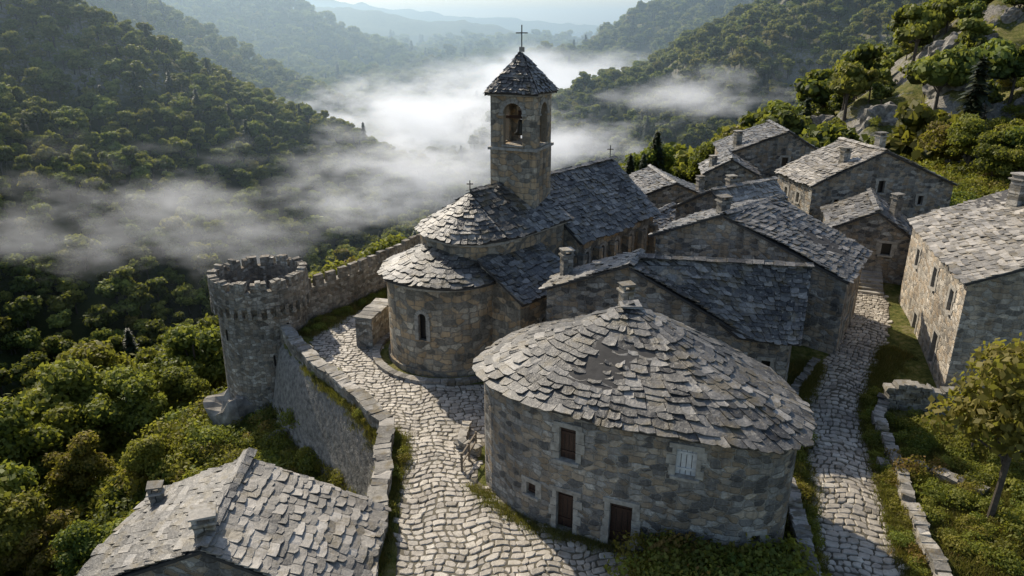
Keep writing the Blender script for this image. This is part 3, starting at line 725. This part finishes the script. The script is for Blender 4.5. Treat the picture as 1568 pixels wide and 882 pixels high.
for k,(x,y,s) in enumerate([(160,250,10),(175,262,12),(110,300,9)]): rock('rock_outcrop',(x,y,gz(x,y)+.1*s),(s,s*.7,s*1.3),k+60)
rock('rock_outcrop',(9.2,20.6,-.2),(1.0,.8,1.0),31)
# ------------------------------------------------------------------ vegetation
def sph(n,g):
    v=g.normal(size=(n,3));return v/np.linalg.norm(v,axis=1)[:,None]
def leafcloud(g,cen,rad_,nl,ls,flat=.8):
    nL=len(cen);w=rad_**2;k=g.choice(nL,nl,p=w/w.sum())
    d=sph(nl,g);d[:,2]=np.where(d[:,2]<-.4,-d[:,2],d[:,2])
    rr=rad_[k]*(.72+.36*g.random(nl)+.12*g.normal(size=nl));c=cen[k]+d*rr[:,None]*np.array([1,1,flat])
    nrm=d+g.normal(size=(nl,3))*.6;nrm/=np.linalg.norm(nrm,axis=1)[:,None]
    t=np.cross(nrm,sph(nl,g));t/=np.linalg.norm(t,axis=1)[:,None]+1e-9;bb=np.cross(nrm,t)
    s=(ls*(.6+.8*g.random(nl)))[:,None]
    V=np.stack([c+t*s,c+bb*s*.7,c-t*s,c-bb*s*.7],1).reshape(-1,3);F=np.arange(nl*4).reshape(-1,4)
    lr=g.random(nL)[k]
    rn=np.clip(.3*lr+.3*g.random(nl)+.4*(d[:,2]*.5+.5)+.05,0,1)  # random tone plus painted light: leaves paler towards each lobe's top
    return V,F,rn
def cores(cen,rad_,flat=.8,sc=.72):
    bm=bmesh.new();bmesh.ops.create_icosphere(bm,subdivisions=2,radius=1);bv=np.array([v.co[:] for v in bm.verts]);bf=np.array([[v.index for v in f.verts] for f in bm.faces]);bm.free()
    V=[];F=[];n=0
    for c,r in zip(cen,rad_):
        V.append(bv*r*sc*(1+.25*rng.random((len(bv),1)))*np.array([1,1,flat])+c);F.append(bf+n);n+=len(bv)
    F=np.concatenate(F);F=np.concatenate([F,F[:,2:3]],1)
    return np.concatenate(V),F
def limb(a,b_,r0,r1,n=6):
    a=np.array(a,float);b_=np.array(b_,float);d=b_-a;d/=np.linalg.norm(d);t=np.cross(d,[.3,.8,.1]);t/=np.linalg.norm(t);u=np.cross(d,t)
    V=[];F=[]
    for c,r in((a,r0),(b_,r1)):
        for k in range(n):
            an=2*math.pi*k/n;V.append(c+(t*math.cos(an)+u*math.sin(an))*r)
    for k in range(n):F.append((k,(k+1)%n,n+(k+1)%n,n+k))
    return np.array(V),np.array(F)
def tree_mesh(name,seed,H,Rr,nl,ls,nlobe,mat,trunk=.28,core=True,crown0=.3,rl=(.26,.2)):
    g=np.random.default_rng(seed)
    cz=H*(crown0+1)/2;hz=H*(1-crown0)/2
    cen=[];rd=[]
    for k in range(nlobe):
        d=sph(1,g)[0];q=g.random()**.5*.72
        z=cz+d[2]*q*hz;sc=1-.35*max(0,(z-cz)/hz)
        cen.append([d[0]*q*Rr*sc,d[1]*q*Rr*sc,z]);rd.append(Rr*(rl[0]+rl[1]*g.random()))
    cen=np.array(cen);rd=np.array(rd)
    V,F,rn=leafcloud(g,cen,rd,nl,ls);mi=np.zeros(len(F),int)
    def add(V,F,rn,mi,v,f,r,m):
        return np.concatenate([V,v]),np.concatenate([F,f+len(V)]),np.concatenate([rn,np.full(len(f),r)]),np.concatenate([mi,np.full(len(f),m)])
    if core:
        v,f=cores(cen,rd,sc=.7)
        V,F,rn,mi=add(V,F,rn,mi,v,f,.02,0)  # cores nearly black: shade inside the crown put into the colour
    v,f=limb((0,0,-1),(g.normal()*.1,g.normal()*.1,H*.45),trunk,trunk*.6,8);V,F,rn,mi=add(V,F,rn,mi,v,f,0,1)
    v,f=limb((0,0,H*.45),(0,0,H*.8),trunk*.6,trunk*.2,6);V,F,rn,mi=add(V,F,rn,mi,v,f,0,1)
    for c in cen[:min(9,nlobe)]:
        v,f=limb((0,0,H*(.25+.25*g.random())),c,trunk*.4,trunk*.1,5);V,F,rn,mi=add(V,F,rn,mi,v,f,0,1)
    return fast_mesh(name,V,F,[mat,M_bark],False,rn,mi)
def pine_mesh(name,seed,H,Rr,nl,ls):
    g=np.random.default_rng(seed)
    h=.15+.85*g.random(nl)**1.1;lay=np.floor(h*13)/13+ .02*g.normal(size=nl);rr=Rr*(1-h)**.8*(.35+.65*g.random(nl)**.5)*(1-.45*((h*13)%1));an=g.random(nl)*6.283
    an=np.round(an/.5)*.5+g.normal(size=nl)*.12+h*9
    c=np.stack([rr*np.cos(an),rr*np.sin(an),H*lay-rr*.25],1)
    d=np.stack([np.cos(an),np.sin(an),-.3+0*an],1)+g.normal(size=(nl,3))*.35;d/=np.linalg.norm(d,axis=1)[:,None]
    s=np.cross(d,[0,0,1.0]);s/=np.linalg.norm(s,axis=1)[:,None];z=ls*(.6+.8*g.random(nl))[:,None]
    V=np.stack([c+d*z,c+s*z*.4,c-d*z,c-s*z*.4],1).reshape(-1,3);F=np.arange(nl*4).reshape(-1,4);rn=g.random(nl);mi=np.zeros(nl,int)
    v,f=limb((0,0,-1),(0,0,H),.25,.03);F=np.concatenate([F,f+len(V)]);V=np.concatenate([V,v]);rn=np.concatenate([rn,np.zeros(len(f))]);mi=np.concatenate([mi,np.ones(len(f),int)])
    return fast_mesh(name,V,F,[M_needle,M_bark],False,rn,mi)
def coll(name,meshes):
    c=bpy.data.collections.new(name)
    for k,me in enumerate(meshes): c.objects.link(bpy.data.objects.new(me.name,me))
    return c
def scatter(name,P,S,c,prob):
    n=len(P);me=bpy.data.meshes.new(name);me.vertices.add(n);me.vertices.foreach_set('co',np.asarray(P,dtype=np.float32).ravel())
    for an,ty,dat in(('scl','FLOAT',S),('rotz','FLOAT',rng.random(n)*6.283)):
        a=me.attributes.new(an,ty,'POINT');a.data.foreach_set('value',np.asarray(dat,dtype=np.float32))
    pr=np.array(prob,float);pr/=pr.sum()
    a=me.attributes.new('idx','INT','POINT');a.data.foreach_set('value',rng.choice(len(pr),n,p=pr).astype(np.int32))
    o=link(bpy.data.objects.new(name,me));md=o.modifiers.new('inst','NODES')
    ng=bpy.data.node_groups.new(name,'GeometryNodeTree')
    ng.interface.new_socket(name='Geometry',in_out='INPUT',socket_type='NodeSocketGeometry');ng.interface.new_socket(name='Geometry',in_out='OUTPUT',socket_type='NodeSocketGeometry')
    N=ng.nodes;gi=N.new('NodeGroupInput');go=N.new('NodeGroupOutput');ip=N.new('GeometryNodeInstanceOnPoints');ci=N.new('GeometryNodeCollectionInfo')
    ci.inputs['Collection'].default_value=c;ci.inputs['Separate Children'].default_value=True;ci.inputs['Reset Children'].default_value=True
    def na_(nm,dt):
        q=N.new('GeometryNodeInputNamedAttribute');q.data_type=dt;q.inputs[0].default_value=nm;return q.outputs[0]
    cx=N.new('ShaderNodeCombineXYZ');l=ng.links.new
    l(gi.outputs[0],ip.inputs['Points']);l(ci.outputs[0],ip.inputs['Instance']);ip.inputs['Pick Instance'].default_value=True
    l(na_('idx','INT'),ip.inputs['Instance Index']);l(na_('rotz','FLOAT'),cx.inputs[2]);l(cx.outputs[0],ip.inputs['Rotation']);l(na_('scl','FLOAT'),ip.inputs['Scale']);l(ip.outputs[0],go.inputs[0])
    md.node_group=ng;return o
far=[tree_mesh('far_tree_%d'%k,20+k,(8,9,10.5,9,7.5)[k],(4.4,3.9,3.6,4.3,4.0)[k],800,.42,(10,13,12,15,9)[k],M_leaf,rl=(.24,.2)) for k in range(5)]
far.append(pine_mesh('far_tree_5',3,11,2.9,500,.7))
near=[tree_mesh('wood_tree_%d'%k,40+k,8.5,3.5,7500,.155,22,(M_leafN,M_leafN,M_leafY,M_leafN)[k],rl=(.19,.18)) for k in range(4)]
def forest(rmin,rmax,spf,spmin):
    P=[];S=[];r=rmin
    while r<rmax:
        sp=max(spmin,spf*r);n=int(2*math.radians(52)*r/sp)
        a=np.linspace(-math.radians(50),math.radians(50),n)+rng.normal(size=n)*.33*sp/r;rr=r+rng.normal(size=n)*.33*sp
        P.append(np.stack([rr*np.sin(a),rr*np.cos(a)],1));S.append(np.full(n,sp));r+=sp*.9
    P=np.concatenate(P);S=np.concatenate(S);return P,S
P,S=forest(105,2600,.0125,6.3)
x,y=P[:,0],P[:,1];z=Hh(x,y)
ins=inside(x,y,POLY)
vill=ins&(x<50)&(y<92)
ROAD=[(-330,140),(-200,152),(-160,160),(-143,170),(-136,184),(-124,196),(-112,200)]
keep=~vill&(seg_dist(x,y,ROAD)>6.5)&~((seg_dist(x,y-0,[(a,b_-9) for a,b_ in ROAD])<6)&(rng.random(len(x))<.7))
MT=.60
med=(x>50)&(y<150)&(vn(x/11,y/11,77)>MT)
keep&=~med
mead2=(np.hypot(x,y)>900)&(fbm(x/120,y/120,3,55)>.36)
keep&=~mead2
x,y,z,S=x[keep],y[keep],z[keep],S[keep]
sc=S/5.8*(.5+.95*rng.random(len(x))**1.3)
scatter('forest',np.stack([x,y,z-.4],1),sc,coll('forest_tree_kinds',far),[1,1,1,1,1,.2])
P,S=forest(26,112,0,4.8);x,y=P[:,0],P[:,1];d=seg_dist(x,y,BND);ins=inside(x,y,POLY)
keep=(~ins&(d>10)&~((np.hypot(x+17.6,y-47)<9))) | (ins&(y>91)&(x<45)) | (ins&(x>46)&(y>60)&(vn(x/11,y/11,77)<MT)) | (ins&(x>52)&(y>45)&(y<=60))
keep&=~((x>-21)&(y<44)&(y>5)&(x<0))
x,y=x[keep],y[keep];z=Hh(x,y);d=d[keep]
sc=(.5+.75*ss(8,24,d)-.5*ss(27,40,d))*(.6+.8*rng.random(len(x)))
sc=np.where(x>15,.65+.5*rng.random(len(x)),sc)
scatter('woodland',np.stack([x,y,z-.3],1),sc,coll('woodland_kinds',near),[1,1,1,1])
def put(name,me,x,y,s,rot=0,z=None):
    o=bpy.data.objects.new(name,me);o.location=(x,y,(gz(x,y) if z is None else z));o.scale=(s,s,s);o.rotation_euler=(0,0,rot);return link(o)
pm=pine_mesh('pine_tree',9,11,3.4,3400,.38)
put('pine_tree',pm,18.0,90,.85);put('pine_tree',pm,14.5,88,.6,1);put('pine_tree',pm,16.0,87,.5,2)
gm=tree_mesh('garden_tree',77,6.5,2.7,5200,.135,18,M_leafY,.14,False,.25)
put('garden_tree',gm,20.3,25.4,1.25)
put('garden_tree',gm,22.6,30.5,.55,2.1);put('garden_tree',gm,23.0,23.2,.6,4.1)
gm2=tree_mesh('broadleaf_tree',78,8,3.2,8000,.15,22,M_leafY,.2,True,.2,rl=(.2,.18))
for x_,y_,s_,r_ in((-27,52,.8,1),(-33,50,1.0,2),(-24,41,.62,3),(-37,43,1.0,0),(-30,36,.9,4)): put('broadleaf_tree',gm2,x_,y_,s_,r_)
shr=[]
for k in range(4):
    g=np.random.default_rng(90+k);n=6;cen=np.stack([g.normal(size=n)*.35,g.normal(size=n)*.35,.3+.3*g.random(n)],1);rd=.25+.25*g.random(n)
    V_,F_,rn_=leafcloud(g,cen,rd,700,.055);shr.append(fast_mesh('shrub_%d'%k,V_,F_,[M_leafN if k%2 else M_leafY],False,rn_))
gr=[]
for k in range(3):
    g=np.random.default_rng(120+k);n=70;bx=g.normal(size=(n,2))*.16;an=g.random(n)*6.28;hh=.10+.18*g.random(n);w=.012
    dx=np.cos(an)*.1*g.random(n)*2;dy=np.sin(an)*.1*g.random(n)*2
    V_=np.stack([np.stack([bx[:,0]-w,bx[:,1],0*an],1),np.stack([bx[:,0]+w,bx[:,1]+w,0*an],1),np.stack([bx[:,0]+dx+.004,bx[:,1]+dy,hh],1),np.stack([bx[:,0]+dx-.004,bx[:,1]+dy,hh],1)],1).reshape(-1,3)
    gr.append(fast_mesh('grass_tuft_%d'%k,V_,np.arange(4*n).reshape(-1,4),[M_grass],False,g.random(n)))
CS=coll('shrub_kinds',shr);CG=coll('grass_kinds',gr)
raw=[]
def strip(line,n,spread,s0,s1,off=0,outside=False):
    L=sub(line,.3)
    for _ in range(n):
        k=random.randrange(len(L)-1);p=Vector(L[k]).lerp(Vector(L[k+1]),R(0,1));d=(Vector(L[k+1])-Vector(L[k])).normalized();s=Vector((d.y,-d.x))
        q=p+s*(off+random.gauss(0,spread))
        raw.append((q.x,q.y,R(s0,s1),1.0 if outside else 0.0))
SL=[tuple(p) for p in SC2]
def flush(name,c,prob,marg):
    a=np.array(raw);raw.clear();x,y,s,o=a.T
    dd=seg_dist(x,y,BND);ins=inside(x,y,POLY)
    bad=(o>.5)&(ins|(dd<1.0))
    hw=np.interp(y,[17,26,35,50],[1.55,1.45,1.25,.95])
    bad|=seg_dist(x,y,SL)<hw+marg*s
    bad|=(x>16)&(y<36)&(seg_dist(x,y,w1)<.35)
    x,y,s=x[~bad],y[~bad],s[~bad]
    scatter(name,np.stack([x,y,Hh(x,y)-.05],1),s,c,prob)
strip([(-18,42.5),(-14.5,38),(-11.5,34.5),(-9,31),(-8.2,26.5)],260,1.2,.6,1.5,1.0,True)
strip([(-21.5,44.5),(-19,42.6),(-15.5,41)],60,.8,.6,1.3,0,True)
strip([(-26,44),(-20,37),(-15,32),(-12.5,28)],300,2.2,.9,2.2,0,True)
strip([(-40,60),(-30,45),(-22,33),(-18,27)],300,4,1.2,3.0,0,True)
strip([(-14.0,45.5),(-11.8,50.0),(-9.2,54)],50,.25,.25,.7,-.2)
shrubline=[(-5.5,22),(-5.6,31.5),(-8.9,36.3),(-12.4,40.8)]
strip(shrubline,80,.14,.25,.6,-.1)
strip([(11.6,21),(12.2,26),(13.3,30),(15,34)],120,.35,.3,.9)
strip([(15.6,21),(16.6,26.5),(18,31),(20,36)],130,.3,.3,.8,.25)
strip([(21,40),(24,45)],14,.2,.3,.6,-.6)
strip([(18.5,23),(22,26),(25,28)],120,2.0,.3,1.2)
strip([(20,33),(22,30),(25,31)],80,1.4,.3,1.0)
strip([(5.6,21.4),(8,21.0),(10,21.0)],130,.75,.9,1.9)
strip([(7,20),(9.5,19.2)],60,.8,1.0,2.0)
strip([(50,70),(60,90),(70,110)],600,10,1.0,3.0)
strip([(42,60),(54,85)],300,4,.8,2.4)
strip([(46,72),(80,92),(110,120)],800,12,1.0,2.6)
flush('shrubs',CS,[1,1,1,1],.35)
strip(shrubline,1300,.25,.6,1.4,-.2);strip([(-14.0,45.5),(-11.5,50.5),(-9.0,55)],800,.4,.6,1.5,-.3)
strip([(11.7,19),(12.2,26),(13.3,30),(15,34),(18,39)],2200,.5,.6,1.5,0)
strip([(15.4,19),(16.3,26.5),(17.8,31),(19.6,36),(23.2,41)],2200,.45,.6,1.5,.3)
strip([(18.5,22),(20.5,26),(22.5,31)],6500,2.3,.6,1.8)
strip([(-20,44),(-14,36),(-9.5,31),(-8,26)],2500,1.8,.8,2.2,0,True)
strip([(5,20.5),(11,21)],900,.8,.8,1.8)
strip([(-1.9,28),(.6,25.3),(3,24.3),(6,23.2),(9,22.4),(11.6,23)],350,.14,.5,1.2,.0)
flush('grass',CG,[1,1,1],.08)
V=[];F=[];rp=sub(ROAD,5)
for k,p in enumerate(rp):
    a=Vector(rp[max(0,k-1)]);b_=Vector(rp[min(len(rp)-1,k+1)]);t=(b_-a).normalized()
    for s in(-1.8,1.8): V.append((p[0]+t.y*s,p[1]-t.x*s,max(gz(p[0]+t.y*s,p[1]-t.x*s),gz(*p))+.6))
for k in range(len(rp)-1):F.append((2*k,2*k+1,2*k+3,2*k+2))
mk('valley_road',V,F,simple_mat('gravel_road',(.24,.23,.21),(.34,.33,.30),.5))
# ------------------------------------------------------------------ haze and mist
m,nt=new_mat('valley_haze');b=B(nt)
HD=.00042;HC=c4(.62,.83,1)
vs=b.n('ShaderNodeVolumeScatter',{'Color':HC,'Density':HD,'Anisotropy':.5});va=b.n('ShaderNodeVolumeAbsorption',{'Color':HC,'Density':HD})
out(b,None,b.n('ShaderNodeAddShader',{0:vs.outputs[0],1:va.outputs[0]}).outputs[0])
hz=boxes('haze',[((0,3130,20),XA,YA,9000,5840,240)],m,None)
def mist(name,c,s,dens,scale,thr,seed,rot=0,step=.5,em=.45,edge=6.0):
    m,nt=new_mat(name+'_vapour');b=B(nt)
    oc=b.n('ShaderNodeTexCoord').outputs['Object']
    ln=b.n('ShaderNodeVectorMath',{0:oc},operation='LENGTH').outputs['Value']
    fall=b.math('SUBTRACT',1.0,ln,True)
    P=pos(b);Q=b.n('ShaderNodeMapping',{'Vector':P,'Location':(seed*7.3,seed*3.1,0),'Scale':(.75,1,1.9)}).outputs[0]
    n=b.noise(Q,scale,4,.66)
    f=b.math('ADD',b.math('SUBTRACT',n,thr),b.math('MULTIPLY',b.math('SUBTRACT',fall,.5),.42))
    f=b.math('MULTIPLY',f,edge,True)
    f=b.math('MULTIPLY',f,b.math('MULTIPLY',fall,2.2,True))
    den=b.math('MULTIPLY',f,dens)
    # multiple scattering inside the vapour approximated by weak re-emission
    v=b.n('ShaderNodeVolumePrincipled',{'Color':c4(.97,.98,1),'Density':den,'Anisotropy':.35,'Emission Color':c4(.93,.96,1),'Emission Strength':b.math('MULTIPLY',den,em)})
    out(b,None,v.outputs[0])
    m.cycles.volume_step_rate=step
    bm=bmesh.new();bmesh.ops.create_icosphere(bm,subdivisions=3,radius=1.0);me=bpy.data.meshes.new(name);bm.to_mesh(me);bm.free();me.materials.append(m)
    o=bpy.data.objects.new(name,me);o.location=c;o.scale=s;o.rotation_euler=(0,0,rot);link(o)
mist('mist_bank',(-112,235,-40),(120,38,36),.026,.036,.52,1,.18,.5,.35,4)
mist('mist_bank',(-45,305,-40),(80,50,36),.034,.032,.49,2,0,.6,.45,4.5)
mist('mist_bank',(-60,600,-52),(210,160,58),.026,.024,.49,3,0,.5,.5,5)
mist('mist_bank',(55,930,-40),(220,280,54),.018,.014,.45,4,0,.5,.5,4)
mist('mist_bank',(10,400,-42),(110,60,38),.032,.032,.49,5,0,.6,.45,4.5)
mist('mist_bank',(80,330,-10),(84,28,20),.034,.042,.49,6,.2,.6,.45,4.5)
# ------------------------------------------------------------------ light, world, camera
sd=Vector((-.55,.835,0)).normalized();el=math.radians(37)
sv=Vector((sd.x*math.cos(el),sd.y*math.cos(el),math.sin(el)))
sl=bpy.data.lights.new('sun','SUN');sl.energy=5.0;sl.angle=math.radians(.6);sl.color=(1,.90,.74)
so=link(bpy.data.objects.new('sun',sl));so.rotation_euler=(-sv).to_track_quat('-Z','Y').to_euler()
wd=bpy.data.worlds.new('World');scene.world=wd;wd.use_nodes=True;nt=wd.node_tree
bg=nt.nodes['Background'];sk=nt.nodes.new('ShaderNodeTexSky');sk.sky_type='NISHITA';sk.sun_disc=False;sk.sun_elevation=el;sk.sun_rotation=math.atan2(sd.x,sd.y);sk.dust_density=1.4;sk.air_density=1.0
nt.links.new(sk.outputs[0],bg.inputs[0]);bg.inputs[1].default_value=.15
scene.view_settings.view_transform='Standard';scene.view_settings.look='None';scene.view_settings.exposure=0
cam=bpy.data.cameras.new('camera');cam.lens=25.26;cam.sensor_width=36;cam.clip_end=20000;cam.clip_start=.1
co=link(bpy.data.objects.new('camera',cam));co.location=(0,0,20);co.rotation_euler=(math.radians(70),0,0);scene.camera=co
print('objects',len(bpy.data.objects))
